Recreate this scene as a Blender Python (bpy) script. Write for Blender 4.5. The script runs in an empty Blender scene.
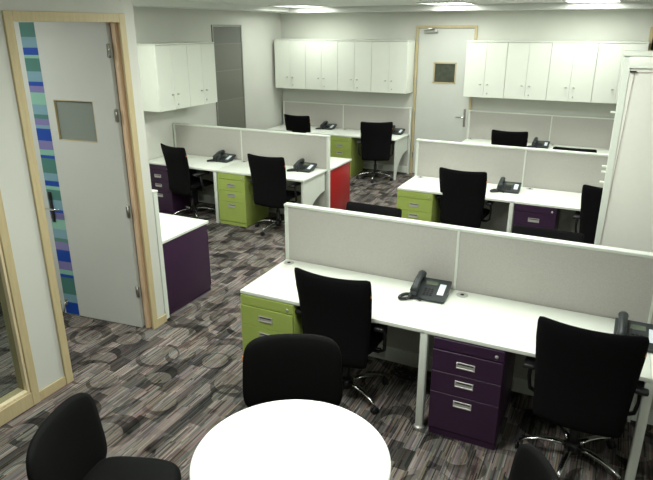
import bpy, bmesh, math, random
from mathutils import Vector, Matrix
random.seed(7)
S = bpy.context.scene
C = S.collection
R = math.radians
PI = math.pi

# ------------------------------------------------------------------ camera
YAW, PITCH, ROLL, FPX = -0.453, -0.344, -0.001, 591.9
fwd = Vector((math.sin(YAW)*math.cos(PITCH), math.cos(YAW)*math.cos(PITCH), math.sin(PITCH)))
rgt = Vector((math.cos(YAW), -math.sin(YAW), 0)); upv = rgt.cross(fwd)
r2 = rgt*math.cos(ROLL)+upv*math.sin(ROLL); u2 = upv*math.cos(ROLL)-rgt*math.sin(ROLL)
cd = bpy.data.cameras.new('camera'); cam = bpy.data.objects.new('camera', cd); C.objects.link(cam)
M = Matrix((r2, u2, -fwd)).transposed().to_4x4(); M.translation = Vector((1.824, -3.899, 2.489))
cam.matrix_world = M
cd.sensor_width = 36; cd.lens = FPX/653*36; cd.clip_start = 0.05
S.camera = cam

# ------------------------------------------------------------------ world, exposure
w = bpy.data.worlds.new('world'); S.world = w; w.use_nodes = True
w.node_tree.nodes['Background'].inputs[0].default_value = (0.80, 0.90, 0.82, 1)
w.node_tree.nodes['Background'].inputs[1].default_value = 0.05
S.view_settings.view_transform = 'Standard'; S.view_settings.look = 'None'
S.view_settings.gamma = 1; S.view_settings.use_curve_mapping = False
S.view_settings.exposure = 0.0
LIGHT_COL = (0.965, 1.0, 0.93)
# ceiling fixtures: (x, y, watts)
FIX = [(-3.12, 5.30, 11), (-0.66, 5.30, 8), (1.30, 5.30, 9),
       (-3.0, 1.05, 20), (-0.72, 3.0, 22), (1.30, 3.0, 18),
       (-0.55, 0.6, 18), (1.30, 0.3, 15),
       (0.40, -1.8, 36), (2.6, -3.4, 3), (-2.8, -1.9, 16)]
ZC = 2.83

# ------------------------------------------------------------------ materials
def nm(name):
    m = bpy.data.materials.new(name); m.use_nodes = True
    return m, m.node_tree.nodes, m.node_tree.links, m.node_tree.nodes['Principled BSDF']
def mat(name, col, rough=.5, metal=0., var=.04, scale=30, bump=0., bscale=200, stretch=None, spec=None):
    """principled surface with a slight procedural tone variation and optional fine bump"""
    m, N, L, b = nm(name)
    tc = N.new('ShaderNodeTexCoord'); mp = N.new('ShaderNodeMapping'); L.new(tc.outputs['Object'], mp.inputs[0])
    if stretch: mp.inputs['Scale'].default_value = stretch
    no = N.new('ShaderNodeTexNoise'); no.inputs['Scale'].default_value = scale; no.inputs['Detail'].default_value = 3
    L.new(mp.outputs[0], no.inputs[0])
    cr = N.new('ShaderNodeValToRGB')
    cr.color_ramp.elements[0].position = .3; cr.color_ramp.elements[1].position = .7
    cr.color_ramp.elements[0].color = (*[c*(1-var) for c in col], 1)
    cr.color_ramp.elements[1].color = (*[min(1, c*(1+var)) for c in col], 1)
    L.new(no.outputs[0], cr.inputs[0]); L.new(cr.outputs[0], b.inputs['Base Color'])
    b.inputs['Roughness'].default_value = rough; b.inputs['Metallic'].default_value = metal
    if spec is not None: b.inputs['Specular IOR Level'].default_value = spec
    if bump:
        n2 = N.new('ShaderNodeTexNoise'); n2.inputs['Scale'].default_value = bscale
        L.new(tc.outputs['Object'], n2.inputs[0])
        bp = N.new('ShaderNodeBump'); bp.inputs['Strength'].default_value = bump; bp.inputs['Distance'].default_value = .002
        L.new(n2.outputs[0], bp.inputs['Height']); L.new(bp.outputs[0], b.inputs['Normal'])
    return m

wall_m = mat('wall_paint', (.60, .61, .555), .8, var=.015, scale=3, bump=.15, bscale=120, spec=.2)
ceil_m = mat('ceiling_paint', (.74, .76, .72), .6, var=.01, scale=2)
desk_m = mat('white_laminate', (.80, .84, .76), .35, var=.01, scale=8)
edge_m = mat('white_edge_band', (.66, .69, .62), .45, var=.01)
table_m = mat('white_table_laminate', (.90, .92, .88), .3, var=.01)
cab_m = mat('cabinet_white', (.76, .79, .71), .4, var=.01, scale=6)
frame_m = mat('partition_white_frame', (.68, .72, .65), .4, var=.015)
fabric_m = mat('partition_fabric', (.475, .460, .425), .9, var=.07, scale=160, bump=.4, bscale=700, spec=.1)
steel_m = mat('partition_lower_panel', (.50, .52, .46), .6, var=.02)
wood_m = mat('pale_wood', (.52, .43, .245), .5, var=.06, scale=9, stretch=(6, 6, .6))
wood_lit_m = mat('pale_wood_lit_reveal', (.72, .53, .35), .5, var=.05, scale=9, stretch=(6, 6, .6))  # pinkish jamb wood, colour lightened to stand for light falling on the reveal
bead_m = mat('pale_wood_bead', (.78, .66, .44), .45, var=.08, scale=9, stretch=(6, 6, .6))
green_m = mat('lime_green_steel', (.36, .455, .105), .38, var=.02, bump=.1)
purple_m = mat('purple_steel', (.036, .013, .041), .38, var=.03, bump=.1)
red_m = mat('red_steel', (.34, .010, .010), .38, var=.02, bump=.1)
black_m = mat('black_fabric', (.0045, .0045, .005), .95, var=.25, scale=300, bump=.5, bscale=900, spec=.12)
leather_m = mat('black_upholstery', (.0035, .0038, .0036), .75, var=.15, scale=120, bump=.25, bscale=500, spec=.14)
plastic_m = mat('black_plastic', (.010, .010, .011), .45, var=.1)
chrome_m = mat('chrome', (.72, .74, .72), .16, 1., var=.02)
satin_m = mat('satin_steel', (.50, .50, .47), .32, 1., var=.04, stretch=(1, 1, 12))
silver_m = mat('silver_handle', (.60, .60, .57), .4, .6, var=.03)
dark_m = mat('dark_gap', (.012, .012, .012), .9)
phone_m = mat('phone_plastic', (.022, .028, .030), .42, var=.06)
screen_m = mat('phone_screen', (.10, .12, .085), .2, var=.03)
label_m = mat('phone_label', (.70, .76, .82), .5, var=.05)
orange_m = mat('orange_tag', (.80, .24, .06), .6)
board_m = mat('board_surface', (.77, .775, .71), .45, var=.01)
pink_m = mat('board_rule', (.40, .30, .27), .5)
leaf_m = mat('door_leaf_white', (.58, .60, .565), .45, var=.012, scale=4)
pane_dark_m = mat('dark_window_pane', (.055, .065, .045), .12, var=.2, scale=14)
rubber_m = mat('grey_rubber', (.05, .05, .045), .8)
bg_m = mat('dark_green_curtain', (.060, .075, .040), .8, var=.1, scale=6)

def glass(name, tint, rough, mixf):
    m, N, L, b = nm(name)
    b.inputs['Base Color'].default_value = (*tint, 1); b.inputs['Roughness'].default_value = rough
    tr = N.new('ShaderNodeBsdfTransparent'); tr.inputs[0].default_value = (.92, .96, .94, 1)
    mx = N.new('ShaderNodeMixShader'); mx.inputs[0].default_value = mixf
    L.new(tr.outputs[0], mx.inputs[1]); L.new(b.outputs[0], mx.inputs[2])
    L.new(mx.outputs[0], N['Material Output'].inputs[0])
    return m
clear_m = glass('clear_glass', (.06, .07, .065), .05, .10)
frost_m = glass('frosted_vision_glass', (.30, .34, .31), .35, .72)

def band_glass():
    m, N, L, b = nm('banded_frosted_glass')
    tc = N.new('ShaderNodeTexCoord'); sp = N.new('ShaderNodeSeparateXYZ'); L.new(tc.outputs['Object'], sp.inputs[0])
    cr = N.new('ShaderNodeValToRGB'); cr.color_ramp.interpolation = 'CONSTANT'
    mr = N.new('ShaderNodeMapRange'); mr.inputs[1].default_value = 0; mr.inputs[2].default_value = 2.6
    L.new(sp.outputs[2], mr.inputs[0]); L.new(mr.outputs[0], cr.inputs[0])
    es = cr.color_ramp.elements
    es[0].color = (.165, .175, .145, 1); es[1].position = .52; es[1].color = (.20, .21, .18, 1)
    for p, c in ((.525, (.15, .155, .13)), (.70, (.21, .215, .19)), (.705, (.145, .15, .13)), (.86, (.20, .2, .18)), (.865, (.13, .135, .12))):
        e = es.new(p); e.color = (*c, 1)
    L.new(cr.outputs[0], b.inputs['Base Color']); b.inputs['Roughness'].default_value = .3
    return m
band_m = band_glass()

def emit(name, col, s):
    m, N, L, b = nm(name)
    b.inputs['Base Color'].default_value = (.9, .9, .9, 1)
    b.inputs['Emission Color'].default_value = (*col, 1); b.inputs['Emission Strength'].default_value = s
    return m
lamp_m = emit('lamp_diffuser', (.95, 1, .93), 6)

def carpet():
    m, N, L, b = nm('patterned_carpet')
    tc = N.new('ShaderNodeTexCoord')
    def mp(sc, loc=(0, 0, 0), src=None, rz=0):
        n = N.new('ShaderNodeMapping'); n.inputs['Scale'].default_value = sc; n.inputs['Location'].default_value = loc
        n.inputs['Rotation'].default_value = (0, 0, rz)
        L.new(src or tc.outputs['Object'], n.inputs[0]); return n.outputs[0]
    def noise(v, sc, det=2, rough=.5):
        n = N.new('ShaderNodeTexNoise'); n.inputs['Scale'].default_value = sc; n.inputs['Detail'].default_value = det
        n.inputs['Roughness'].default_value = rough; L.new(v, n.inputs[0]); return n
    def math_(op, a, b_=None, c=None, clamp=False):
        n = N.new('ShaderNodeMath'); n.operation = op; n.use_clamp = clamp
        for i, s in enumerate((a, b_, c)):
            if s is None: continue
            if isinstance(s, (int, float)): n.inputs[i].default_value = s
            else: L.new(s, n.inputs[i])
        return n.outputs[0]
    def ramp(v, pts, interp='LINEAR'):
        n = N.new('ShaderNodeValToRGB'); n.color_ramp.interpolation = interp; es = n.color_ramp.elements
        while len(es) < len(pts): es.new(.5)
        for e, (p, c) in zip(es, pts): e.position = p; e.color = (*c, 1) if not isinstance(c, (int, float)) else (c, c, c, 1)
        L.new(v, n.inputs[0]); return n.outputs[0]
    # yarn lines run along world Y: sample a white-noise cell per 7 mm line, broken every ~0.1-0.3 m
    st = N.new('ShaderNodeTexWhiteNoise'); st.noise_dimensions = '2D'
    sepa = N.new('ShaderNodeSeparateXYZ'); L.new(tc.outputs['Object'], sepa.inputs[0])
    lx = math_('FLOOR', math_('MULTIPLY', sepa.outputs[0], 140))
    wn1 = N.new('ShaderNodeTexWhiteNoise'); wn1.noise_dimensions = '1D'; L.new(lx, wn1.inputs['W'])
    bx_ = math_('FLOOR', math_('MULTIPLY', sepa.outputs[0], 11))
    wnb = N.new('ShaderNodeTexWhiteNoise'); wnb.noise_dimensions = '1D'; L.new(bx_, wnb.inputs['W'])
    ly = math_('FLOOR', math_('ADD', math_('MULTIPLY', sepa.outputs[1], 6.0), math_('ADD', math_('MULTIPLY', wnb.outputs[0], 9), math_('MULTIPLY', wn1.outputs[0], .6))))
    cmb = N.new('ShaderNodeCombineXYZ'); L.new(lx, cmb.inputs[0]); L.new(ly, cmb.inputs[1]); L.new(cmb.outputs[0], st.inputs['Vector'])
    base = ramp(st.outputs['Value'], [(0, (.045, .042, .040)), (.12, (.095, .088, .083)), (.30, (.150, .138, .131)), (.56, (.195, .178, .169)), (.80, (.235, .216, .202)),
                                      (.93, (.31, .29, .265))], 'CONSTANT')
    # coloured threads
    hue = ramp(st.outputs['Color'], [(0, (.27, .13, .12)), (.25, (.09, .17, .17)), (.42, (.25, .22, .12)), (.6, (.14, .10, .17)), (.8, (.24, .13, .10))], 'CONSTANT')
    gt = math_('GREATER_THAN', wn1.outputs[0], .60)
    mx = N.new('ShaderNodeMixRGB'); L.new(math_('MULTIPLY', gt, .40), mx.inputs[0]); L.new(base, mx.inputs[1]); L.new(hue, mx.inputs[2])
    # brick-like patches, dark and light
    wb = N.new('ShaderNodeTexWhiteNoise'); wb.noise_dimensions = '2D'
    c2 = N.new('ShaderNodeCombineXYZ')
    px = math_('FLOOR', math_('MULTIPLY', sepa.outputs[0], 11))
    py = math_('FLOOR', math_('ADD', math_('MULTIPLY', sepa.outputs[1], 5.2), math_('MULTIPLY', wnb.outputs[0], 7)))
    L.new(px, c2.inputs[0]); L.new(py, c2.inputs[1]); L.new(c2.outputs[0], wb.inputs['Vector'])
    patch = ramp(wb.outputs['Value'], [(0, (.33, .33, .325)), (.20, (.58, .57, .56)), (.38, (1.0, .95, .94)), (.68, (1.22, 1.16, 1.13))], 'CONSTANT')
    # circle motifs: jittered discs and rings from two voronoi fields
    def rings(scale, loc, R0, off, cut):
        v = N.new('ShaderNodeTexVoronoi'); v.feature = 'F1'; v.inputs['Scale'].default_value = 1
        v.voronoi_dimensions = '2D'; v.inputs['Randomness'].default_value = .5
        pin = mp((scale, scale, 1), loc); L.new(pin, v.inputs['Vector'])
        sc = N.new('ShaderNodeSeparateColor'); L.new(v.outputs['Color'], sc.inputs[0])
        a = N.new('ShaderNodeSeparateXYZ'); L.new(pin, a.inputs[0])
        c = N.new('ShaderNodeSeparateXYZ'); L.new(v.outputs['Position'], c.inputs[0])
        dx = math_('SUBTRACT', a.outputs[0], c.outputs[0]); dy = math_('SUBTRACT', a.outputs[1], c.outputs[1])
        def dist(ox, oy):
            x_ = math_('SUBTRACT', dx, ox) if ox is not None else dx
            y_ = math_('SUBTRACT', dy, oy) if oy is not None else dy
            return math_('SQRT', math_('ADD', math_('MULTIPLY', x_, x_), math_('MULTIPLY', y_, y_)))
        ox = math_('MULTIPLY', math_('SUBTRACT', sc.outputs[0], .5), off); oy = math_('MULTIPLY', math_('SUBTRACT', sc.outputs[2], .5), off)
        big = math_('LESS_THAN', dist(None, None), R0)
        inner = math_('LESS_THAN', dist(ox, oy), R0*.86)
        on = math_('LESS_THAN', sc.outputs[1], cut)
        cres = math_('MULTIPLY', math_('MULTIPLY', big, math_('SUBTRACT', 1.0, inner)), on)
        return cres, math_('MULTIPLY', math_('MULTIPLY', inner, big), on)
    r1, d1 = rings(2.5, (.3, .1, 0), .43, .50, .8)
    r2_, d2 = rings(3.3, (1.7, 2.2, 0), .40, .60, .6)
    dark = math_('MAXIMUM', r1, math_('MULTIPLY', r2_, .9))
    wob = ramp(noise(tc.outputs['Object'], 9, 1).outputs[0], [(.35, .55), (.6, 1.0)])
    k = math_('SUBTRACT', 1.0, math_('MULTIPLY', math_('MULTIPLY', dark, wob), .66))
    # inside a disc the brick patches vanish and a light even weave takes over
    disc = math_('MAXIMUM', d1, d2)
    pm = N.new('ShaderNodeMixRGB'); L.new(math_('MULTIPLY', disc, .6), pm.inputs[0]); L.new(patch, pm.inputs[1]); pm.inputs[2].default_value = (1.0, .98, .92, 1)
    mu = N.new('ShaderNodeMixRGB'); mu.blend_type = 'MULTIPLY'; mu.inputs[0].default_value = 1; L.new(mx.outputs[0], mu.inputs[1]); L.new(pm.outputs[0], mu.inputs[2])
    cb = N.new('ShaderNodeCombineColor'); [L.new(k, cb.inputs[i]) for i in range(3)]
    mu2 = N.new('ShaderNodeMixRGB'); mu2.blend_type = 'MULTIPLY'; mu2.inputs[0].default_value = 1; L.new(mu.outputs[0], mu2.inputs[1]); L.new(cb.outputs[0], mu2.inputs[2])
    L.new(mu2.outputs[0], b.inputs['Base Color'])
    b.inputs['Roughness'].default_value = .95; b.inputs['Specular IOR Level'].default_value = .1
    bp = N.new('ShaderNodeBump'); bp.inputs['Strength'].default_value = .4; bp.inputs['Distance'].default_value = .003
    L.new(st.outputs['Value'], bp.inputs['Height']); L.new(bp.outputs[0], b.inputs['Normal'])
    return m
carpet_m = carpet()

# ------------------------------------------------------------------ mesh helpers
class MB:
    def __init__(s): s.bm = bmesh.new(); s.sm = []
    def _merge(s, t, smooth=False, mtx=None):
        if mtx is not None: bmesh.ops.transform(t, matrix=mtx, verts=t.verts)
        if smooth:
            for f in t.faces: f.smooth = True
        me = bpy.data.meshes.new('tmp'); t.to_mesh(me); t.free(); s.bm.from_mesh(me); bpy.data.meshes.remove(me)
        return s
    def box(s, x0, x1, y0, y1, z0, z1, bev=.002, seg=1, mtx=None):
        t = bmesh.new(); bmesh.ops.create_cube(t, size=1)
        bmesh.ops.transform(t, verts=t.verts, matrix=Matrix.Translation(((x0+x1)/2, (y0+y1)/2, (z0+z1)/2)) @ Matrix.Diagonal((abs(x1-x0), abs(y1-y0), abs(z1-z0), 1)))
        if bev: bmesh.ops.bevel(t, geom=t.edges[:], offset=bev, segments=seg, affect='EDGES', profile=.5)
        return s._merge(t, seg > 1, mtx)
    def prism(s, pts, axis, a, b, bev=0, mtx=None, smooth=False):
        """pts: 2D outline; axis: extrusion axis; other two axes in cyclic xyz order (x->yz, y->xz, z->xy)"""
        t = bmesh.new()
        def P(q, h):
            return {'x': (h, q[0], q[1]), 'y': (q[0], h, q[1]), 'z': (q[0], q[1], h)}[axis]
        v0 = [t.verts.new(P(q, a)) for q in pts]; v1 = [t.verts.new(P(q, b)) for q in pts]; n = len(pts)
        t.faces.new(v0); t.faces.new(v1[::-1])
        for i in range(n): t.faces.new((v0[i], v1[i], v1[(i+1) % n], v0[(i+1) % n]))
        bmesh.ops.recalc_face_normals(t, faces=t.faces)
        if bev:
            es = [e for e in t.edges if len(e.link_faces) == 2 and any(len(f.verts) > 4 or len(pts) == 4 for f in e.link_faces)]
            bmesh.ops.bevel(t, geom=es, offset=bev, segments=2, affect='EDGES', profile=.5)
        return s._merge(t, smooth, mtx)
    def lathe(s, prof, n=24, loc=(0, 0, 0), mtx=None, smooth=True):
        t = bmesh.new(); rings = []
        for r, z in prof:
            if r < 1e-6: rings.append([t.verts.new((loc[0], loc[1], loc[2]+z))])
            else: rings.append([t.verts.new((loc[0]+r*math.cos(2*PI*i/n), loc[1]+r*math.sin(2*PI*i/n), loc[2]+z)) for i in range(n)])
        for A, B in zip(rings, rings[1:]):
            for i in range(n):
                j = (i+1) % n
                if len(A) == 1 and len(B) == 1: continue
                if len(A) == 1: t.faces.new((A[0], B[i], B[j]))
                elif len(B) == 1: t.faces.new((A[i], B[0], A[j]))
                else: t.faces.new((A[i], B[i], B[j], A[j]))
        if len(rings[0]) > 1: t.faces.new(rings[0])
        if len(rings[-1]) > 1: t.faces.new(rings[-1][::-1])
        bmesh.ops.recalc_face_normals(t, faces=t.faces)
        return s._merge(t, smooth, mtx)
    def tube(s, pts, r, n=8, mtx=None, flat=1.):
        """swept tube; r scalar or list; flat squashes along the frame's second axis"""
        pts = [Vector(p) for p in pts]; rs = r if isinstance(r, (list, tuple)) else [r]*len(pts)
        t = bmesh.new(); rings = []; up = Vector((0, 0, 1))
        for i, p in enumerate(pts):
            d = (pts[min(i+1, len(pts)-1)]-pts[max(i-1, 0)]).normalized()
            if i == 0:
                a = d.cross(up)
                if a.length < .05: a = d.cross(Vector((1, 0, 0)))
                a.normalize()
            else: a = (a-d*a.dot(d)).normalized()
            b = d.cross(a)
            rings.append([t.verts.new(p+a*rs[i]*math.cos(2*PI*k/n)+b*rs[i]*flat*math.sin(2*PI*k/n)) for k in range(n)])
        for A, B in zip(rings, rings[1:]):
            for k in range(n): t.faces.new((A[k], A[(k+1) % n], B[(k+1) % n], B[k]))
        t.faces.new(rings[0]); t.faces.new(rings[-1][::-1])
        bmesh.ops.recalc_face_normals(t, faces=t.faces)
        return s._merge(t, True, mtx)
    def slab(s, fn, nu, nv, th):
        """closed curved slab: fn(u,v)-> (Vector point, Vector normal, half thickness factor) u,v in -1..1"""
        t = bmesh.new(); F = []; B = []
        for j in range(nv+1):
            fr = []; br = []
            for i in range(nu+1):
                p, n_, k = fn(-1+2*i/nu, -1+2*j/nv)
                fr.append(t.verts.new(p+n_*th*k)); br.append(t.verts.new(p-n_*th*k))
            F.append(fr); B.append(br)
        for j in range(nv):
            for i in range(nu):
                t.faces.new((F[j][i], F[j][i+1], F[j+1][i+1], F[j+1][i]))
                t.faces.new((B[j][i], B[j+1][i], B[j+1][i+1], B[j][i+1]))
        for i in range(nu):
            t.faces.new((F[0][i], B[0][i], B[0][i+1], F[0][i+1])); t.faces.new((F[nv][i], F[nv][i+1], B[nv][i+1], B[nv][i]))
        for j in range(nv):
            t.faces.new((F[j][0], F[j+1][0], B[j+1][0], B[j][0])); t.faces.new((F[j][nu], B[j][nu], B[j+1][nu], F[j+1][nu]))
        bmesh.ops.recalc_face_normals(t, faces=t.faces)
        return s._merge(t, True)
    def build(s, name, material, parent=None, loc=None):
        me = bpy.data.meshes.new(name); s.bm.to_mesh(me); s.bm.free()
        me.materials.append(material); o = bpy.data.objects.new(name, me); C.objects.link(o)
        if parent: o.parent = parent
        if loc: o.location = loc
        return o
def bx(*a, **k): return MB().box(*a, **k)

def tag(o, label=None, cat=None, group=None, kind=None):
    if label: o['label'] = label
    if cat: o['category'] = cat
    if group: o['group'] = group
    if kind: o['kind'] = kind
    return o
def thing(name, loc=(0, 0, 0), rz=0, label=None, cat=None, group=None, kind=None):
    o = bpy.data.objects.new(name, None); o.empty_display_size = .1; C.objects.link(o)
    o.location = loc; o.rotation_euler = (0, 0, rz)
    return tag(o, label, cat, group, kind)
def copy_tree(o, parent=None):
    c = o.copy(); C.objects.link(c); c.parent = parent
    for ch in [q for q in o.children]: copy_tree(ch, c)
    return c
def place(o, loc, rz, label):
    o.location = loc; o.rotation_euler = (0, 0, rz); o['label'] = label
    return o
def struct(name, mb, m, parent=None):
    o = mb.build(name, m, parent)
    if not parent: o['kind'] = 'structure'
    return o

# ------------------------------------------------------------------ the setting
XW, XN, YB, YN = -4.06, -1.573, 6.26, -0.24     # left wall, near wall, back wall, end of near wall
XR, YF = 4.6, -5.6
struct('floor', bx(XW-.2, XR, YF, YB+.2, -.05, 0, bev=0), carpet_m)
struct('ceiling', bx(XW-.2, XR, YF, YB+.2, ZC, ZC+.08, bev=0), ceil_m)
# dropped ceiling border along the left and back wall
struct('trim_1', MB().box(XW, 3.9, 5.80, YB, 2.742, ZC, bev=0).box(XW, -3.62, YN, 5.80, 2.755, ZC, bev=0), ceil_m)
struct('wall_left', bx(XW-.1, XW, YF, YB, 0, ZC, bev=0), wall_m)
struct('wall_right', bx(XR, XR+.1, YF, YB, 0, ZC, bev=0), wall_m)
struct('wall_front', bx(XW-.1, XR, YF-.1, YF, 0, ZC, bev=0), wall_m)
# back wall with an opening for the door at the far end and the window on its right
DX0, DX1, DH = -1.425, -0.41, 2.525
WX0, WX1, WZ0, WZ1 = 2.06, 3.1, 1.2, 2.50
bw = MB()
bw.box(XW-.1, DX0, YB, YB+.12, 0, ZC, bev=0).box(DX0, DX1, YB, YB+.12, DH, ZC, bev=0).box(DX1, WX0, YB, YB+.12, 0, ZC, bev=0)
bw.box(WX0, WX1, YB, YB+.12, 0, WZ0, bev=0).box(WX0, WX1, YB, YB+.12, WZ1, ZC, bev=0).box(WX1, XR, YB, YB+.12, 0, ZC, bev=0)
struct('wall_back', bw, wall_m)
# near wall of the side office: door opening and glazed opening
NY0, NY1, NH = -1.350, -0.350, 2.590      # door frame outer
GY0, GY1 = -3.3, -1.578                   # window frame outer
T = .11
nw = MB()
nw.box(XN-T, XN, NY1, YN, 0, ZC, bev=0).box(XN-T, XN, NY0, NY1, NH, ZC, bev=0).box(XN-T, XN, GY1, NY0, 0, ZC, bev=0)
nw.box(XN-T, XN, GY0, GY1, 2.56, ZC, bev=0).box(XN-T, XN, YF, GY0, 0, ZC, bev=0)
struct('wall_office_front', nw, wall_m)
struct('wall_office_side', bx(XW, XN-T, YN-.1, YN, 0, ZC, bev=0), wall_m)
struct('baseboard_near', MB().box(XN, XN+.012, GY1, NY0, 0, .075, bev=.003).box(XN, XN+.012, NY1, YN+.004, 0, .075, bev=.003).box(XN-.10, XN+.012, YN, YN+.012, 0, .075, bev=.003), wood_m)
struct('baseboard_back', MB().box(DX1, 2.0, YB-.012, YB, 0, .08).box(XW, DX0, YB-.012, YB, 0, .08), wall_m)

# --- side office door: frame (structure) with the leaf swung open into the office
d1 = thing('door_1', (XN, NY1, 0), kind='structure')
FW = .062
f = MB()
def rel(mb_fn): return mb_fn
ox, oy = XN, NY1
f.box(.0, .018, -FW, 0, 0, NH, bev=.003).box(0, .018, NY0-oy, NY0-oy+FW, 0, NH, bev=.003).box(0, .018, NY0-oy+FW, -FW, NH-FW, NH, bev=.003)
f.build('door_frame', wood_m, d1)
g = MB().box(-T-.01, 0, -FW+.028, -.002, 0, NH-.03).box(-T-.01, 0, NY0-oy+.002, NY0-oy+FW-.028, 0, NH-.03).box(-T-.01, 0, NY0-oy+FW-.02, -FW+.02, NH-FW+.02, NH-.005)
g.box(-T+.03, -T+.07, -FW+.005, -FW+.03, 0, NH-FW)
g.build('door_jamb', wood_lit_m, d1)
# leaf in its own coordinates: X runs from the hinge (0) to the lock side (-LW), faces -Y
LW, LT, LH = .875, .042, 2.545
leaf = MB()
wx0, wx1, wz0, wz1 = -.605, -.215, 1.625, 1.950
leaf.box(-LW, wx0, 0, LT, .008, LH, bev=0).box(wx1, 0, 0, LT, .008, LH, bev=0).box(wx0, wx1, 0, LT, .008, wz0, bev=0).box(wx0, wx1, 0, LT, wz1, LH, bev=0)
lo = leaf.build('door_leaf', leaf_m, d1, (-.098, -.082, 0)); lo.rotation_euler = (0, 0, R(6.0))
e = MB()
for a in ((wx0, wx0+.006, wz0, wz1), (wx1-.006, wx1, wz0, wz1), (wx0, wx1, wz0, wz0+.006), (wx0, wx1, wz1-.006, wz1)): e.box(a[0], a[1], -.001, LT+.001, a[2], a[3], bev=.001)
e.build('vision_panel_frame', wood_m, lo)
bx(wx0, wx1, .018, .026, wz0, wz1, bev=0).build('vision_panel_glass', frost_m, lo)
# coloured film strip with its bands
def stripes():
    m, N, L, b = nm('striped_film')
    tc = N.new('ShaderNodeTexCoord'); sp = N.new('ShaderNodeSeparateXYZ'); L.new(tc.outputs['Object'], sp.inputs[0])
    cols = {'t': (.070, .20, .175), 'l': (.19, .34, .42), 'b': (.008, .060, .36), 'm': (.24, .48, .38), 'p': (.20, .18, .40)}
    # (height of the top of each band, colour), read downwards
    seq = [(2.545, 't'), (2.425, 'l'), (2.345, 'b'), (2.29, 'm'), (2.265, 't'), (2.165, 'l'), (2.085, 'b'), (2.052, 'p'), (2.00, 'm'), (1.905, 'l'),
           (1.825, 't'), (1.79, 'p'), (1.738, 'l'), (1.71, 'b'), (1.61, 'p'), (1.535, 'm'), (1.488, 'b'), (1.462, 't'), (1.335, 'l'), (1.268, 'b'), (1.222, 'm'),
           (1.19, 't'), (1.10, 'l'), (1.012, 'b'), (.985, 'p'), (.925, 'm'), (.835, 'l'), (.75, 't'), (.715, 'p'), (.64, 'b'), (.53, 'p'), (.45, 'm'), (.405, 'b'), (.375, 't'), (.21, 'l'), (.13, 'b')]
    seq = seq[::-1]
    # node chain of comparisons: more than a ramp's 32 stops
    prev = None
    for i, (z, c) in enumerate(seq):
        if prev is None:
            n = N.new('ShaderNodeRGB'); n.outputs[0].default_value = (*cols[c], 1); prev = n.outputs[0]; zt = z; continue
        gt = N.new('ShaderNodeMath'); gt.operation = 'GREATER_THAN'; L.new(sp.outputs[2], gt.inputs[0]); gt.inputs[1].default_value = zt
        mx = N.new('ShaderNodeMixRGB'); L.new(gt.outputs[0], mx.inputs[0]); L.new(prev, mx.inputs[1]); mx.inputs[2].default_value = (*cols[c], 1)
        prev = mx.outputs[0]; zt = z
    L.new(prev, b.inputs['Base Color']); b.inputs['Roughness'].default_value = .3
    return m
sf = bx(-LW+.045, -LW+.195, -.0012, 0, .012, LH-.012, bev=0).build('striped_film', stripes(), lo); sf['label'] = 'vertical film of blue, teal, mint and lilac stripes'
h = MB().box(-LW+.065, -LW+.098, -.012, -.002, .90, 1.17, bev=.004, seg=2)
hp = h.build('handle_plate', plastic_m, lo)
MB().tube([(-LW+.045, -.055, 1.03), (-LW+.08, -.058, 1.03), (-LW+.15, -.058, 1.03), (-LW+.20, -.045, 1.034)], .009).build('lever_handle', chrome_m, lo)
bx(-LW+.070, -LW+.094, -.020, -.011, 1.09, 1.155, bev=.004, seg=2).build('lock_cover', plastic_m, lo)
st = MB().tube([(-LW+.07, -.004, .13), (-LW+.07, -.03, .125), (-LW+.065, -.035, .07), (-LW+.06, -.055, .015)], .007).box(-LW+.055, -LW+.085, -.008, -.001, .10, .16)
st.build('door_stop', chrome_m, lo)
for z in (.30, 1.02, 1.80, 2.28):
    MB().box(-.020, .020, -.003, 0.002, z, z+.10, bev=.001).tube([(.002, -.006, z-.002), (.002, -.006, z+.102)], .005).build('hinge', chrome_m if z > 2 else satin_m, lo)

# --- glazed window of the side office
w1 = thing('window_1', (XN, GY1, 0), kind='structure')
L_ = GY0-GY1
fr = MB().box(-T-.01, .018, -.06, 0, 0, 2.56, bev=.003).box(-T-.01, .018, L_, L_+.06, 0, 2.56, bev=.003).box(-T-.01, .018, L_+.06, -.06, 0, .11, bev=.003).box(-T-.01, .018, L_+.06, -.06, 2.49, 2.56, bev=.003)
fr.build('window_frame', wood_m, w1)
bd = MB().box(-.030, .006, -.078, -.06, .11, 2.49, bev=.002).box(-.030, .006, L_+.06, L_+.078, .11, 2.49).box(-.030, .006, L_+.078, -.078, .11, .128, bev=.002).box(-.030, .006, L_+.078, -.078, 2.472, 2.49)
bd.build('glazing_bead', bead_m, w1)
bx(-.040, -.032, L_+.06, -.06, .11, 2.49, bev=0).build('window_glass', clear_m, w1)

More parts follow.
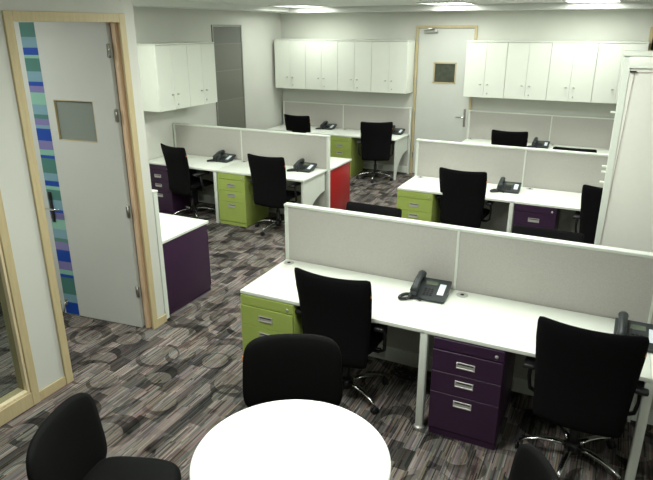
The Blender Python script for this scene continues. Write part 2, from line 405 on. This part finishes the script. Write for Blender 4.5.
# --- door in the far wall
d2 = thing('door_2', (DX0, YB, 0), kind='structure')
W_ = DX1-DX0
MB().box(0, .04, -.03, .10, 0, DH, bev=.003).box(W_-.04, W_, -.03, .10, 0, DH, bev=.003).box(.04, W_-.04, -.03, .10, DH-.04, DH, bev=.003).build('door_frame', wood_m, d2)
vx0, vx1, vz0, vz1 = .325, .715, 1.60, 1.945
lf = MB().box(.044, vx0, -.005, .04, .01, DH-.045, bev=0).box(vx1, W_-.044, -.005, .04, .01, DH-.045, bev=0).box(vx0, vx1, -.005, .04, .01, vz0, bev=0).box(vx0, vx1, -.005, .04, vz1, DH-.045, bev=0)
lf = lf.build('door_leaf', mat('door_leaf_pale', (.60, .62, .575), .45, var=.012, scale=4), d2)
e = MB()
for a in ((vx0, vx0+.022, vz0, vz1), (vx1-.022, vx1, vz0, vz1), (vx0, vx1, vz0, vz0+.022), (vx0, vx1, vz1-.022, vz1)): e.box(a[0], a[1], -.012, .03, a[2], a[3], bev=.001)
e.build('vision_panel_frame', wood_m, lf)
bx(vx0, vx1, .005, .012, vz0, vz1, bev=0).build('vision_panel_glass', pane_dark_m, lf)
MB().box(W_-.125, W_-.085, -.014, -.005, .90, 1.20, bev=.003).build('handle_plate', satin_m, lf)
MB().tube([(W_-.105, -.014, 1.06), (W_-.105, -.055, 1.06), (W_-.12, -.06, 1.06), (W_-.24, -.058, 1.06)], .010).build('lever_handle', chrome_m, lf)
MB().box(.14, .37, -.055, -.005, DH-.115, DH-.070, bev=.006, seg=2).tube([(.30, -.03, DH-.07), (.30, -.035, DH-.055), (.20, -.07, DH-.05), (.33, -.04, DH-.04)], .008).build('door_closer', satin_m, lf)
for z in (.30, 1.0, 1.55, 2.25): bx(.030, .048, -.034, -.003, z, z+.10, bev=.002).build('hinge', satin_m, lf)

# --- grey banded glass door on the left wall
d3 = thing('door_3', (XW, 4.10, 0), kind='structure')
MB().box(0, .02, 0, .03, 0, 2.54).box(0, .02, .79, .82, 0, 2.54).box(0, .02, .03, .79, 2.51, 2.54).build('door_frame', mat('grey_aluminium', (.26, .27, .24), .4, .3), d3)
bx(.002, .012, .03, .79, .01, 2.51, bev=0).build('glass_leaf', band_m, d3)

# --- window far right on the back wall
w2 = thing('window_2', (WX0, YB, 0), kind='structure')
ww = WX1-WX0
MB().box(0, .05, -.02, .10, WZ0, WZ1).box(ww-.05, ww, -.02, .10, WZ0, WZ1).box(.05, ww-.05, -.02, .10, WZ1-.05, WZ1).box(.05, ww-.05, -.02, .10, WZ0, WZ0+.05).build('window_frame', wood_m, w2)
bx(.05, ww-.05, .04, .048, WZ0+.05, WZ1-.05, bev=0).build('window_glass', clear_m, w2)
bx(.05, ww-.05, .085, .10, WZ0+.05, WZ1-.05, bev=0).build('window_blind', bg_m, w2)

# --- ceiling light fixtures
def make_light():
    t = thing('ceiling_light', cat='ceiling light')
    a, b = .34, .47
    MB().box(-a, a, -b, -b+.02, -.012, 0).box(-a, a, b-.02, b, -.012, 0).box(-a, -a+.02, -b+.02, b-.02, -.012, 0).box(a-.02, a, -b+.02, b-.02, -.012, 0).build('fixture_frame', edge_m, t)
    bx(-a+.02, a-.02, -b+.02, b-.02, -.004, -.001, bev=0).build('lamp_diffuser', lamp_m, t)
    l = MB()
    for i in range(11): l.box(-a+.04+i*.060, -a+.043+i*.060, -b+.02, b-.02, -.011, -.005, bev=0)
    l.build('louvre', silver_m, t)
    return t
fx = make_light()
names_l = ['louvred ceiling light at the far left above the wall cabinets', 'louvred ceiling light above the far door', 'louvred ceiling light above the right wall cabinets, near the back wall',
           'louvred ceiling light in front of the two side wall cabinets', 'louvred ceiling light over the middle of the aisle', 'louvred ceiling light over the middle right desk row',
           'louvred ceiling light over the front left desk corner', 'louvred ceiling light over the front desk phone', 'louvred ceiling light above the round table',
           'louvred ceiling light nearest behind the camera', 'louvred ceiling light inside the side office']
for i, (x, y, wt) in enumerate(FIX):
    o = fx if i == 0 else copy_tree(fx)
    place(o, (x, y, ZC), 0, names_l[i]); o['group'] = 'louvred ceiling lights'
    ld = bpy.data.lights.new('fixture_lamp', 'AREA'); ld.shape = 'RECTANGLE'; ld.size = .62; ld.size_y = .86
    ld.energy = wt; ld.color = LIGHT_COL
    lo_ = bpy.data.objects.new('fixture_lamp', ld); C.objects.link(lo_); lo_.parent = o; lo_.location = (0, 0, -.016)

# ------------------------------------------------------------------ desks
DT = .73
def desk(x0, x1, yf, yb, label, left_leg=False, right_leg=False, gable=None, group='white desks', flip=False, grom=None, beam=True):
    """yf is the user's edge, yb the partition edge (flip: the user sits on the far side)"""
    s = -1 if yf > yb else 1
    t = thing('desk', (x0, yf, 0), label=label, cat='desk', group=group)
    W = x1-x0; D = (yb-yf)
    y0, y1 = min(0, D), max(0, D)
    bx(.001, W-.001, y0, y1, DT-.025, DT, bev=.002, seg=2).build('worktop', desk_m, t)
    if beam: bx(.05, W-.05, D-s*.10 if s > 0 else D+.06, D-s*.06 if s > 0 else D+.10, DT-.065, DT-.0255).build('support_beam', edge_m, t)
    def leg(x):
        k = s*.018
        q = MB().box(x-.025, x+.025, k-.015, k+.03, .015, DT-.0255, bev=.008, seg=2)
        q = q.build('leg', frame_m, t)
        MB().lathe([(0, 0), (.034, 0), (.036, .006), (.030, .016), (0, .016)], 20, (x, k, 0)).build('foot', silver_m, q)
    if left_leg: leg(.03 if left_leg == 'in' else 0.0)
    if right_leg: leg(W-.03 if right_leg == 'in' else W)
    if gable:
        gx = W-.035
        Da = abs(D)
        pts = [(.035, DT-.026), (.035, .50), (.045, .02), (.095, .02)]
        for i in range(1, 9):
            a = PI/2*i/8
            pts.append((Da-.02-(Da-.115)*math.cos(a), .02+.42*math.sin(a)))
        pts.append((Da-.02, DT-.026))
        pts = [(q[0]*s, q[1]) for q in pts]
        MB().prism(pts, 'x', gx-.015, gx+.015, bev=.003).build('end_panel', frame_m, t)
    if grom is None: grom = .07
    gr = MB().lathe([(0, 0), (.040, 0), (.041, .003), (.038, .004), (0, .0035)], 24, (grom, D-s*.07, DT)).build('grommet', silver_m, t)
    MB().lathe([(0, .0030), (.014, .0032), (.013, .0062), (0, .0068)], 12, (grom, D-s*.07, DT)).build('grommet_hole', dark_m, gr)
    return t

def pedestal(x, yf, mtl, label, group=None, depth=.56, s=1, w=.43, plain_side=False):
    t = thing('drawer_pedestal', (x, yf, 0), 0 if s > 0 else PI, label=label, cat='drawer unit', group=group)
    H = .700
    bx(0, w, .012, depth, .03, H, bev=.004, seg=2).build('cabinet_body', mtl, t)
    bx(.004, w-.004, .002, depth-.01, 0, .045, bev=.002).build('plinth', mtl, t)
    bx(0.002, w-.002, .0, .012, H-.070, H-.001, bev=.0012).build('top_rail', mtl, t)
    lk = MB().lathe([(0, 0), (.011, 0), (.011, .005), (.006, .007), (0, .007)], 16, mtx=Matrix.Translation((w-.045, 0, H-.042)) @ Matrix.Rotation(PI/2, 4, 'X')).build('lock', silver_m, t)
    z = H-.074
    for hgt, ho in ((.150, .078), (.150, .060), (.272, .055)):
        d = bx(.002, w-.002, -.006, .012, z-hgt, z-.003, bev=.0012).build('drawer', mtl, t)
        hz = z-ho
        hm = MB()
        a, b = w/2-.062, w/2+.062-.01
        hm.box(a, b, -.012, -.0062, hz+.014, hz+.022, bev=.001).box(a, b, -.012, -.0062, hz-.022, hz-.014, bev=.001).box(a, a+.008, -.012, -.0062, hz-.014, hz+.014, bev=.001).box(b-.008, b, -.012, -.0062, hz-.014, hz+.014, bev=.001)
        hm.box(a+.008, b-.008, -.0085, -.0062, hz-.014, hz+.010, bev=0)
        hh = hm.build('handle', silver_m, d)
        bx(a+.009, b-.009, -.0095, -.0086, hz+.006, hz+.013, bev=0).build('handle_recess', dark_m, hh)
        z -= hgt
    return t

def partition(x0, x1, joints, y, H, label, group='fabric partition screens', bottom=0., th=.05, thin=False):
    t = thing('partition_screen', (x0, y, 0), label=label, cat='partition', group=group)
    W = x1-x0; js = [0]+[j-x0 for j in joints]+[W]
    fm = MB()
    bx(-.012, .022, -th/2, th/2, bottom, H-.024, bev=.003).build('end_post', frame_m, t)
    bx(W-.022, W+.012, -th/2, th/2, bottom, H-.024, bev=.003).build('end_post', frame_m, t)
    bx(-.014, W+.014, -th/2-.006, th/2+.006, H-.022, H, bev=.004, seg=2).build('top_cap', frame_m, t)
    for j in js[1:-1]:
        bx(j-.009, j+.009, -th/2-.003, th/2+.003, bottom, H-.022, bev=.002).build('joint_strip', frame_m, t)
    for a, b in zip(js, js[1:]):
        a0 = a+(.022 if a == 0 else .009); b0 = b-(.022 if b == W else .009)
        bx(a0, b0, -th/2+.004, th/2-.004, max(bottom, .66), H-.022, bev=0).build('fabric_panel', fabric_m, t)
        if bottom < .2:
            bx(a0, b0, -th/2+.008, th/2-.008, .14, .66, bev=0).build('lower_panel', steel_m, t)
            rc = bx(a0, b0, -th/2-.004, th/2+.004, .02, .14, bev=.004).build('cable_duct', frame_m, t)
            for q in (.35, .60):
                xx = a0+(b0-a0)*q
                bx(xx-.045, xx+.045, -th/2-.008, -th/2-.0042, .045, .115, bev=.001).build('power_socket', silver_m, rc)
    return t

# row A (front)
yA = -.703
partition(-.42, 3.3, [.955, 2.19], 0, 1.190, 'long grey fabric partition screen in front, behind the desk with the lime pedestal')
desk(-.42, .939, yA, -.03, 'front white desk left of the seam, lime pedestal under its left end', right_leg=True, grom=.062, group='front row desks')
desk(.939, 2.19, yA, -.03, 'front white desk right of the seam, purple pedestal beneath', right_leg=True, grom=.09, group='front row desks')
desk(2.19, 3.3, yA, -.03, 'white desk cut off by the right edge of the picture', right_leg='in', group='front row desks')
pedestal(-.414, yA-.008, green_m, 'lime green drawer pedestal under the left end of the front desk', 'lime pedestals')
pedestal(1.005, yA-.008, purple_m, 'purple three-drawer pedestal under the front desk beside the white leg', 'purple pedestals')
desk(-.42, .939, .73, .03, 'white desk on the far side of the front partition, left end', right_leg=True, group='desks behind the front partition')
desk(.939, 2.19, .73, .03, 'white desk on the far side of the front partition, right end', right_leg='in', left_leg=False, group='desks behind the front partition')
# row B
yB_ = 3.217
partition(-.374, 3.1, [.93, 2.23], yB_, 1.185, 'grey fabric partition screen behind the middle right desk row')
desk(-.374, .93, yB_-.703, yB_-.03, 'white desk in the middle right row, lime pedestal at its left end', right_leg=True, group='middle right row desks', grom=.09)
desk(.93, 2.23, yB_-.703, yB_-.03, 'white desk in the middle right row, purple pedestal beneath, running behind the board', right_leg=True, group='middle right row desks', grom=.10)
pedestal(-.372, yB_-.708, green_m, 'lime green pedestal at the left end of the middle right desk row', 'lime pedestals')
pedestal(.965, yB_-.708, purple_m, 'purple pedestal in the middle right row, only its top drawers showing over the partition', 'purple pedestals')
desk(-.374, .93, yB_+.73, yB_+.03, 'white desk on the far side of the middle right partition, left end', right_leg=True, group='desks behind the middle right partition')
desk(.93, 2.23, yB_+.73, yB_+.03, 'white desk on the far side of the middle right partition, right end', right_leg='in', group='desks behind the middle right partition')
# row C (against the back wall, right)
yC = 6.20
partition(-.425, 2.2, [.89], yC, 1.195, 'grey partition screen on the back wall beneath the right wall cabinets')
desk(-.42, .89, yC-.70, yC-.03, 'white desk along the back wall right of the far door', right_leg=True, group='back wall desks')
desk(.89, 2.2, yC-.70, yC-.03, 'white desk along the back wall at the far right, reaching to the board', right_leg='in', group='back wall desks')
# row D (against the back wall, left)
yD = 6.19
partition(-3.99, -1.44, [-2.73], yD, 1.180, 'grey partition screen on the back wall beneath the left wall cabinets')
desk(-3.99, -2.73, yD-.69, yD-.03, 'white desk in the far left corner of the back wall', right_leg=True, group='back wall desks')
desk(-2.73, -1.44, yD-.69, yD-.03, 'white back wall desk with curved white end panel beside the far door', gable=True, group='back wall desks')
pedestal(-2.70, yD-.692, green_m, 'lime green pedestal at the back wall desk left of the far door', 'lime pedestals')
# row E (left, middle)
yE = 3.03
partition(-4.04, -1.515, [-2.86], yE, 1.175, 'grey partition screen behind the left desk row, under the side wall cabinets')
desk(-4.055, -2.86, yE-.69, yE-.03, 'white desk of the left row against the side wall', right_leg=True, left_leg=False, group='left row desks', grom=.06)
desk(-2.86, -1.53, yE-.69, yE-.03, 'white desk of the left row with a curved white end panel on the aisle', gable=True, group='left row desks', grom=.08)
pedestal(-4.035, yE-.69, purple_m, 'purple pedestal at the side wall end of the left desk row', 'purple pedestals')
pedestal(-2.81, yE-.695, green_m, 'lime green pedestal in the middle of the left desk row', 'lime pedestals')
desk(-3.99, -2.86, yE+.73, yE+.03, 'white desk on the far side of the left partition, next to the side wall', right_leg=True, group='desks behind the left partition')
desk(-2.86, -1.50, yE+.73, yE+.03, 'white desk behind the left partition, red pedestal at its aisle end', beam=False, group='desks behind the left partition')
pedestal(-1.52, yE+.715, red_m, 'red pedestal at the aisle end behind the left partition', depth=.66, s=-1)
# row F (left front, behind the office wall)
yF_ = -.10
partition(-3.98, -1.60, [-2.8], -.185, 1.20, 'grey partition screen tight behind the side office wall, only its white end post in view')
desk(-3.98, -2.8, .52, -.155, 'white desk hidden behind the side office wall', right_leg=True, left_leg=False, group='desks behind the office wall')
desk(-2.8, -1.60, .52, -.155, 'white desk corner behind the side office wall, purple pedestal beneath', beam=False, grom=1.09, group='desks behind the office wall')
pedestal(-1.612, .505, purple_m, 'purple pedestal showing its plain side beside the open door', depth=.64, s=-1)

# ------------------------------------------------------------------ wall cabinets
CZ0, CZ1, CD, CW = 1.443, 2.300, .385, .636
def make_cabinet(w=CW, depth=CD):
    t = thing('wall_cabinet', cat='wall cabinet')
    bx(0.001, w-.001, .022, depth, CZ0, CZ1-.022, bev=.001).build('cabinet_body', cab_m, t)
    bx(0, w, -.004, depth, CZ1-.020, CZ1, bev=.002).build('top_board', edge_m, t)
    for k, (a, b) in enumerate(((.003, w/2-.0015), (w/2+.0015, w-.003))):
        d = bx(a, b, 0, .020, CZ0+.001, CZ1-.025, bev=.0015).build('door', cab_m, t)
        kx = (w/2-.055) if k == 0 else (w/2+.055)
        MB().tube([(kx, 0, CZ0+.20), (kx, -.022, CZ0+.20)], .009, 12).tube([(kx-.018, -.022, CZ0+.20), (kx+.018, -.022, CZ0+.20)], .006, 8).build('knob', satin_m, d)
        if k: MB().tube([(kx+.002, .0, CZ0+.065), (kx+.002, -.006, CZ0+.065)], .011, 14).build('lock', satin_m, d)
    return t
c0 = make_cabinet()
first = True
def cab(loc, rz, label, group):
    global first
    o = c0 if first else copy_tree(c0); first = False
    place(o, loc, rz, label); o['group'] = group
ordn = ['leftmost', 'second from the left', 'third from the left', 'rightmost']
for i in range(4):
    cab((-3.985+CW*i, YB-CD-.005, 0), 0, 'white two-door wall cabinet, %s of the four left of the far door' % ordn[i], 'left back wall cabinets')
for i in range(4):
    cab((-.477+CW*i, YB-CD-.005, 0), 0, 'white two-door wall cabinet, %s of the four right of the far door' % ordn[i], 'right back wall cabinets')
sc0 = make_cabinet(depth=.44)
for i in range(2):
    o = sc0 if i == 0 else copy_tree(sc0)
    place(o, (XW+.444, 2.273+CW*i, 0), PI/2, 'white two-door wall cabinet on the left side wall, %s' % ('nearer one' if i == 0 else 'the one by the grey glass door')); o['group'] = 'side wall cabinets'

# ------------------------------------------------------------------ task chair
def round_rect(hw, hd, r, n=6):
    pts = []
    for cx, cy, a0 in ((hw-r, hd-r, 0), (-hw+r, hd-r, 90), (-hw+r, -hd+r, 180), (hw-r, -hd+r, 270)):
        for i in range(n+1):
            a = R(a0+90*i/n); pts.append((cx+r*math.cos(a), cy+r*math.sin(a)))
    return pts
def sq(u, v, k):
    """square grid coordinate pulled in at the corners: superellipse outline"""
    m = max(abs(u), abs(v))
    if m < 1e-6: return u, v
    p = (abs(u)**k+abs(v)**k)**(1/k)
    f_ = m/p
    t = m**3
    return u*((1-t)+t*f_), v*((1-t)+t*f_)
def make_task_chair():
    t = thing('office_chair', cat='chair')
    # backrest: tall shell, wrapped round the sitter, narrower at the bottom
    zb, zt = .37, 1.02
    def back(u, v):
        uu, vv = sq(u, v, 30)
        hw = .232+.036*min(1, (vv+1)/1.6)
        x = uu*hw
        z = zb+(zt-zb)*(vv+1)/2+.012*uu*uu*max(0, vv)
        y = -.225-.055*((vv+1)/2)**1.2+.040*uu*uu+.016*math.cos(vv*2.2)
        e_ = 1-max(abs(u), abs(v))**10*.75
        return Vector((x, y, z)), Vector((-.25*uu, 1, .12)).normalized(), e_
    b = MB().slab(back, 20, 24, .020).build('backrest', black_m, t)
    bx(.264, .270, -.236, -.224, .905, .925, bev=.001).build('tag', orange_m, b)
    def seat(u, v):
        uu, vv = sq(u, v, 5)
        x = uu*.245; y = .015+vv*.235
        z = .462-.03*max(0, vv-.55)**2*3+.012*uu*uu
        e_ = 1-max(abs(u), abs(v))**8*.6
        return Vector((x, y, z)), Vector((0, 0, 1)), e_
    MB().slab(seat, 16, 16, .036).build('seat', black_m, t)
    MB().box(-.10, .10, -.10, .12, .375, .425, bev=.01, seg=2).tube([(.08, .03, .40), (.24, .05, .395)], .007).build('tilt_mechanism', plastic_m, t)
    MB().tube([(0, -.08, .40), (0, -.18, .395), (0, -.222, .41), (0, -.238, .44)], [.03, .03, .03, .026], 8, flat=.45).build('back_bracket', plastic_m, t)
    MB().tube([(0, 0, .08), (0, 0, .26)], .026, 16).tube([(0, 0, .26), (0, 0, .385)], .016, 16).build('gas_lift', plastic_m, t)
    base = MB().lathe([(0, .055), (.045, .06), (.050, .09), (.040, .125), (0, .13)], 20)
    base.build('hub', plastic_m, t)
    for k in range(5):
        a = 2*PI*k/5+R(45); c, s_ = math.cos(a), math.sin(a)
        def q(r_, z): return (r_*c, r_*s_, z)
        MB().tube([q(.04, .105), q(.12, .115), q(.20, .108), q(.27, .088), q(.305, .066)], [.022, .020, .017, .014, .011], 10, flat=.6).build('base_leg', chrome_m, t)
        cm = MB()
        ro = Matrix.Translation((.31*c, .31*s_, .028)) @ Matrix.Rotation(a, 4, 'Z') @ Matrix.Rotation(PI/2, 4, 'Y')
        for off in (-.017, .005): cm.lathe([(0, off), (.026, off), (.028, off+.003), (.028, off+.010), (.026, off+.012), (0, off+.012)], 16, mtx=ro)
        cm.tube([q(.31, .03), q(.308, .062)], .008)
        cm.build('caster', plastic_m, t)
    for s_ in (-1, 1):
        ar = MB().tube([(s_*.10, .0, .405), (s_*.24, .0, .40), (s_*.285, -.01, .43), (s_*.295, -.035, .52), (s_*.29, -.05, .635)], [.014, .015, .016, .016, .018], 8, flat=.7).build('armrest', plastic_m, t)
        MB().box(s_*.29-.035, s_*.29+.035, -.16, .09, .635, .665, bev=.012, seg=3).build('arm_pad', plastic_m, ar)
    return t
ch = make_task_chair(); used = [False]
def chair(x, y, deg, label, group='office chairs'):
    """x, y: centre of the upper edge of the backrest; deg: heading, 0 faces the back wall"""
    o = copy_tree(ch) if used[0] else ch; used[0] = True
    a = R(deg); off = Vector((0, -.225, 0)); off.rotate(Matrix.Rotation(a, 3, 'Z'))
    place(o, (x-off.x, y-off.y, 0), a, label); o['group'] = group
    return o
chair(.345, -.765, 0, 'black office chair at the front desk with the lime pedestal')
chair(1.865, -.80, -1, 'black office chair right of the purple pedestal at the front desk')
lo_ch = chair(-.02, .83, 178, 'black office chair beyond the front partition, left one, only its top showing')
lo_ch.scale.z = .97
lo_ch = chair(1.46, .81, 182, 'black office chair beyond the front partition, right one, only its top showing')
lo_ch.scale.z = .965
chair(.385, 2.50, -3, 'black office chair at the middle right desk beside the lime pedestal')
chair(1.88, 2.36, -3, 'black office chair at the middle right row, half hidden by the white board')
chair(-3.415, 2.24, -15, 'black office chair in front of the purple pedestal in the left row')
chair(-1.97, 2.22, -2, 'black office chair beside the lime pedestal in the left row')
chair(-3.34, 5.52, -3, 'black office chair in the far left corner, its top above the partition')
chair(-1.76, 5.37, 22, 'black office chair at the back wall desk next to the curved end panel')
chair(.39, 5.40, 2, 'black office chair at the back wall desk right of the far door')
lo_ch = chair(1.38, 4.38, 180, 'black office chair at the back right, just the rim of its backrest above the partition')
lo_ch.scale.z = .985

# ------------------------------------------------------------------ phones
def make_phone():
    t = thing('desk_phone', cat='phone')
    # wedge body, user side at -Y
    pr = [(-.095, .006), (-.095, .016), (-.06, .024), (.10, .068), (.105, .060), (.105, .050), (.02, .004), (-.09, .004)]
    b = MB().prism(pr, 'x', -.10, .115, bev=.002).build('phone_body', phone_m, t)
    sl = math.atan2(.044, .16)
    mt = Matrix.Translation((0, -.06, .0245)) @ Matrix.Rotation(sl, 4, 'X')
    k = MB()
    for i in range(3):
        for j in range(4): k.box(-.022+i*.020, -.007+i*.020, .002+j*.018, .014+j*.018, 0, .004, bev=.001, mtx=mt)
    k.build('keypad', plastic_m, b)
    MB().box(-.028, .045, .098, .135, 0, .003, bev=.001, mtx=mt).build('screen', screen_m, b)
    MB().box(.058, .095, .020, .120, 0, .002, bev=0, mtx=mt).build('label_card', label_m, b)
    h_ = MB()
    pts = []; rs = []
    for i in range(11):
        q = i/10; pts.append((-.066, -.085+.185*q, .052+.040*q+.018*math.sin(PI*q))); rs.append(.025 if i in (0, 1, 9, 10) else .021)
    h_.tube(pts, rs, 12, flat=.8)
    h_.box(-.087, -.045, -.095, -.050, .022, .050, bev=.008, seg=2).box(-.087, -.045, .055, .105, .064, .090, bev=.008, seg=2)
    h_.build('handset', phone_m, t)
    c_ = []
    path = []
    for i in range(25):
        q = i/24; path.append(Vector((-.066-.10*math.sin(q*PI*1.15)*(.6+.4*q), -.09-.045*math.sin(q*PI*2)-.02*q, .012+.003*math.sin(q*9))))
    n = 260
    for i in range(n):
        q = i/(n-1)*24; a = int(min(q, 23)); p = path[a].lerp(path[a+1], q-a)
        an = i*.85
        c_.append(p+Vector((.0065*math.cos(an), .0065*math.sin(an)*.6, .0065*math.sin(an))))
    MB().tube(c_, .0036, 5).build('coiled_cord', plastic_m, t)
    return t
ph = make_phone(); pu = [False]
def phone(x, y, deg, label):
    o = copy_tree(ph) if pu[0] else ph; pu[0] = True
    place(o, (x, y, DT), R(deg), label); o['group'] = 'desk phones'; o.scale = (1.17, 1.17, 1.17)
phone(.815, -.20, 2, 'black desk phone on the front desk beside the desk seam')
phone(2.11, -.30, 0, 'black desk phone at the right edge of the picture behind the office chair')
phone(.81, 2.93, 2, 'black desk phone on the middle right desk row')
phone(-3.08, 2.86, 0, 'black desk phone on the left desk row near the side wall')
phone(-1.78, 2.83, 0, 'black desk phone at the aisle end of the left desk row')
phone(-2.98, 6.02, 0, 'black desk phone left of the lime pedestal at the back wall')
phone(-1.66, 6.05, 0, 'black desk phone at the back wall behind the turned office chair')
phone(.79, 5.86, 0, 'black desk phone on the back wall desk right of the far door')

# ------------------------------------------------------------------ round table and visitor chairs
tb = thing('round_table', (.770, -2.085, 0), label='round white table in the foreground', cat='table')
MB().lathe([(0, .713), (.423, .713), (.430, .718), (.430, .735), (.425, .740), (0, .740)], 96, smooth=False).build('tabletop', table_m, tb)
MB().lathe([(0, .0), (.26, .0), (.26, .012), (.05, .03), (.032, .05), (.032, .69), (.14, .700), (.14, .712), (0, .712)], 40).build('pedestal_base', satin_m, tb)

def make_visitor_chair():
    t = thing('visitor_chair', cat='chair')
    def back(u, v):
        uu, vv = sq(u, v, 5)
        x = uu*(.266-.008*vv); z = .640+vv*.23
        y = -.215-.045*((vv+1)/2)+.05*uu*uu
        return Vector((x, y, z)), Vector((-.3*uu, 1, .15)).normalized(), 1-max(abs(u), abs(v))**7*.7
    b = MB().slab(back, 20, 18, .024).build('backrest', leather_m, t)
    bx(.256, .266, -.220, -.205, .73, .760, bev=.001).build('tag', orange_m, b)
    def seat(u, v):
        uu, vv = sq(u, v, 4)
        return Vector((uu*.245, .02+vv*.24, .450-.02*max(0, vv)**3)), Vector((0, 0, 1)), 1-max(abs(u), abs(v))**8*.6
    MB().slab(seat, 16, 16, .034).build('seat', leather_m, t)
    for s_ in (-1, 1):
        MB().tube([(s_*.20, .19, .415), (s_*.215, .22, .0)], .011).build('leg', plastic_m, t)
        MB().tube([(s_*.17, -.245, .72), (s_*.18, -.235, .45), (s_*.20, -.20, .41), (s_*.215, -.25, .0)], .011).build('leg', plastic_m, t)
    MB().tube([(-.20, .17, .412), (.20, .17, .412)], .010).tube([(-.20, -.19, .412), (.20, -.19, .412)], .010).tube([(-.2, .19, .412), (-.2, -.2, .412)], .010).tube([(.2, .19, .412), (.2, -.2, .412)], .010).build('seat_frame', plastic_m, t)
    return t
vc = make_visitor_chair()
vc.scale.x = 1.05
place(vc, (.475, -1.56, 0), R(207), 'black padded chair behind the round table, its front facing us')['group'] = 'chairs around the round table'
o = copy_tree(vc); place(o, (.0, -2.37, 0), R(-70), 'black padded chair left of the round table'); o['group'] = 'chairs around the round table'
o = copy_tree(vc); place(o, (1.585, -1.99, 0), R(116), 'black padded chair right of the round table, only its back rim showing'); o['group'] = 'chairs around the round table'

# ------------------------------------------------------------------ white board on its stand
BX, BY = 1.802, 1.30
wb = thing('white_board', (BX, BY, 0), label='large white presentation board on a stand at the right, behind the front partition', cat='board')
BW, Z0, Z1 = 1.55, .66, 2.322
MB().box(0, .055, -.03, .03, Z0, Z1, bev=.004).box(BW-.055, BW, -.03, .03, Z0, Z1, bev=.004).box(.055, BW-.055, -.03, .03, Z0, Z0+.06, bev=.004).build('board_frame', frame_m, wb)
MB().box(-.008, BW+.008, -.045, .035, Z1-.035, Z1+.005, bev=.004).box(.04, BW-.04, -.040, -.031, Z1-.12, Z1-.037, bev=.004, seg=2).build('header_rail', cab_m, wb)
bx(.05, BW-.05, -.024, .02, Z0+.05, Z1-.10, bev=0).build('writing_surface', board_m, wb)
MB().prism([(.085, Z1-.145), (.088, Z1-.145), (.045, Z0+.10), (.042, Z0+.10)], 'y', -.0335, -.0305).box(.088, BW-.1, -.0335, -.0305, Z1-.148, Z1-.145, bev=0).build('border_rule', pink_m, wb)
bx(.055, .10, -.046, -.032, Z1-.150, Z1-.138, bev=.002).build('clip', dark_m, wb)
for z in (1.86, 1.43, 1.385, 1.30): bx(-.035, .0, -.012, .012, z, z+.014, bev=.002).build('side_tab', frame_m, wb)
for x in (.12, BW-.12):
    MB().box(x-.02, x+.02, .0305, .06, .06, 1.6, bev=.003).box(x-.02, x+.02, -.25, .30, .055, .085, bev=.004).build('stand', frame_m, wb)
    for y_ in (-.23, .28): MB().tube([(x-.012, y_, .028), (x+.012, y_, .028)], .028, 16).build('caster', plastic_m, wb)

# ------------------------------------------------------------------ small things
cb = MB()
random.seed(3)
pts = [Vector((.66+.10*math.cos(i*.9)+.0*i, -.16+.05*math.sin(i*.7), .012+.010*(i % 5))) for i in range(26)]
fine = []
for i in range(len(pts)-1):
    for k in range(4): fine.append(pts[i].lerp(pts[i+1], k/4))
cb.tube(fine, .005, 6)
tag(cb.build('cable_bundle', plastic_m), 'tangle of black cables on the carpet under the front desk', 'cable')

stb = thing('side_table', (-3.0, -.95, 0), label='small white table with thin legs inside the side office, seen through the glass', cat='table')
bx(-.30, .30, -.25, .25, .50, .52, bev=.004).build('tabletop', table_m, stb)
for x in (-.27, .27):
    for y in (-.22, .22): MB().tube([(x, y, .50), (x, y, 0)], .012).build('leg', frame_m, stb)
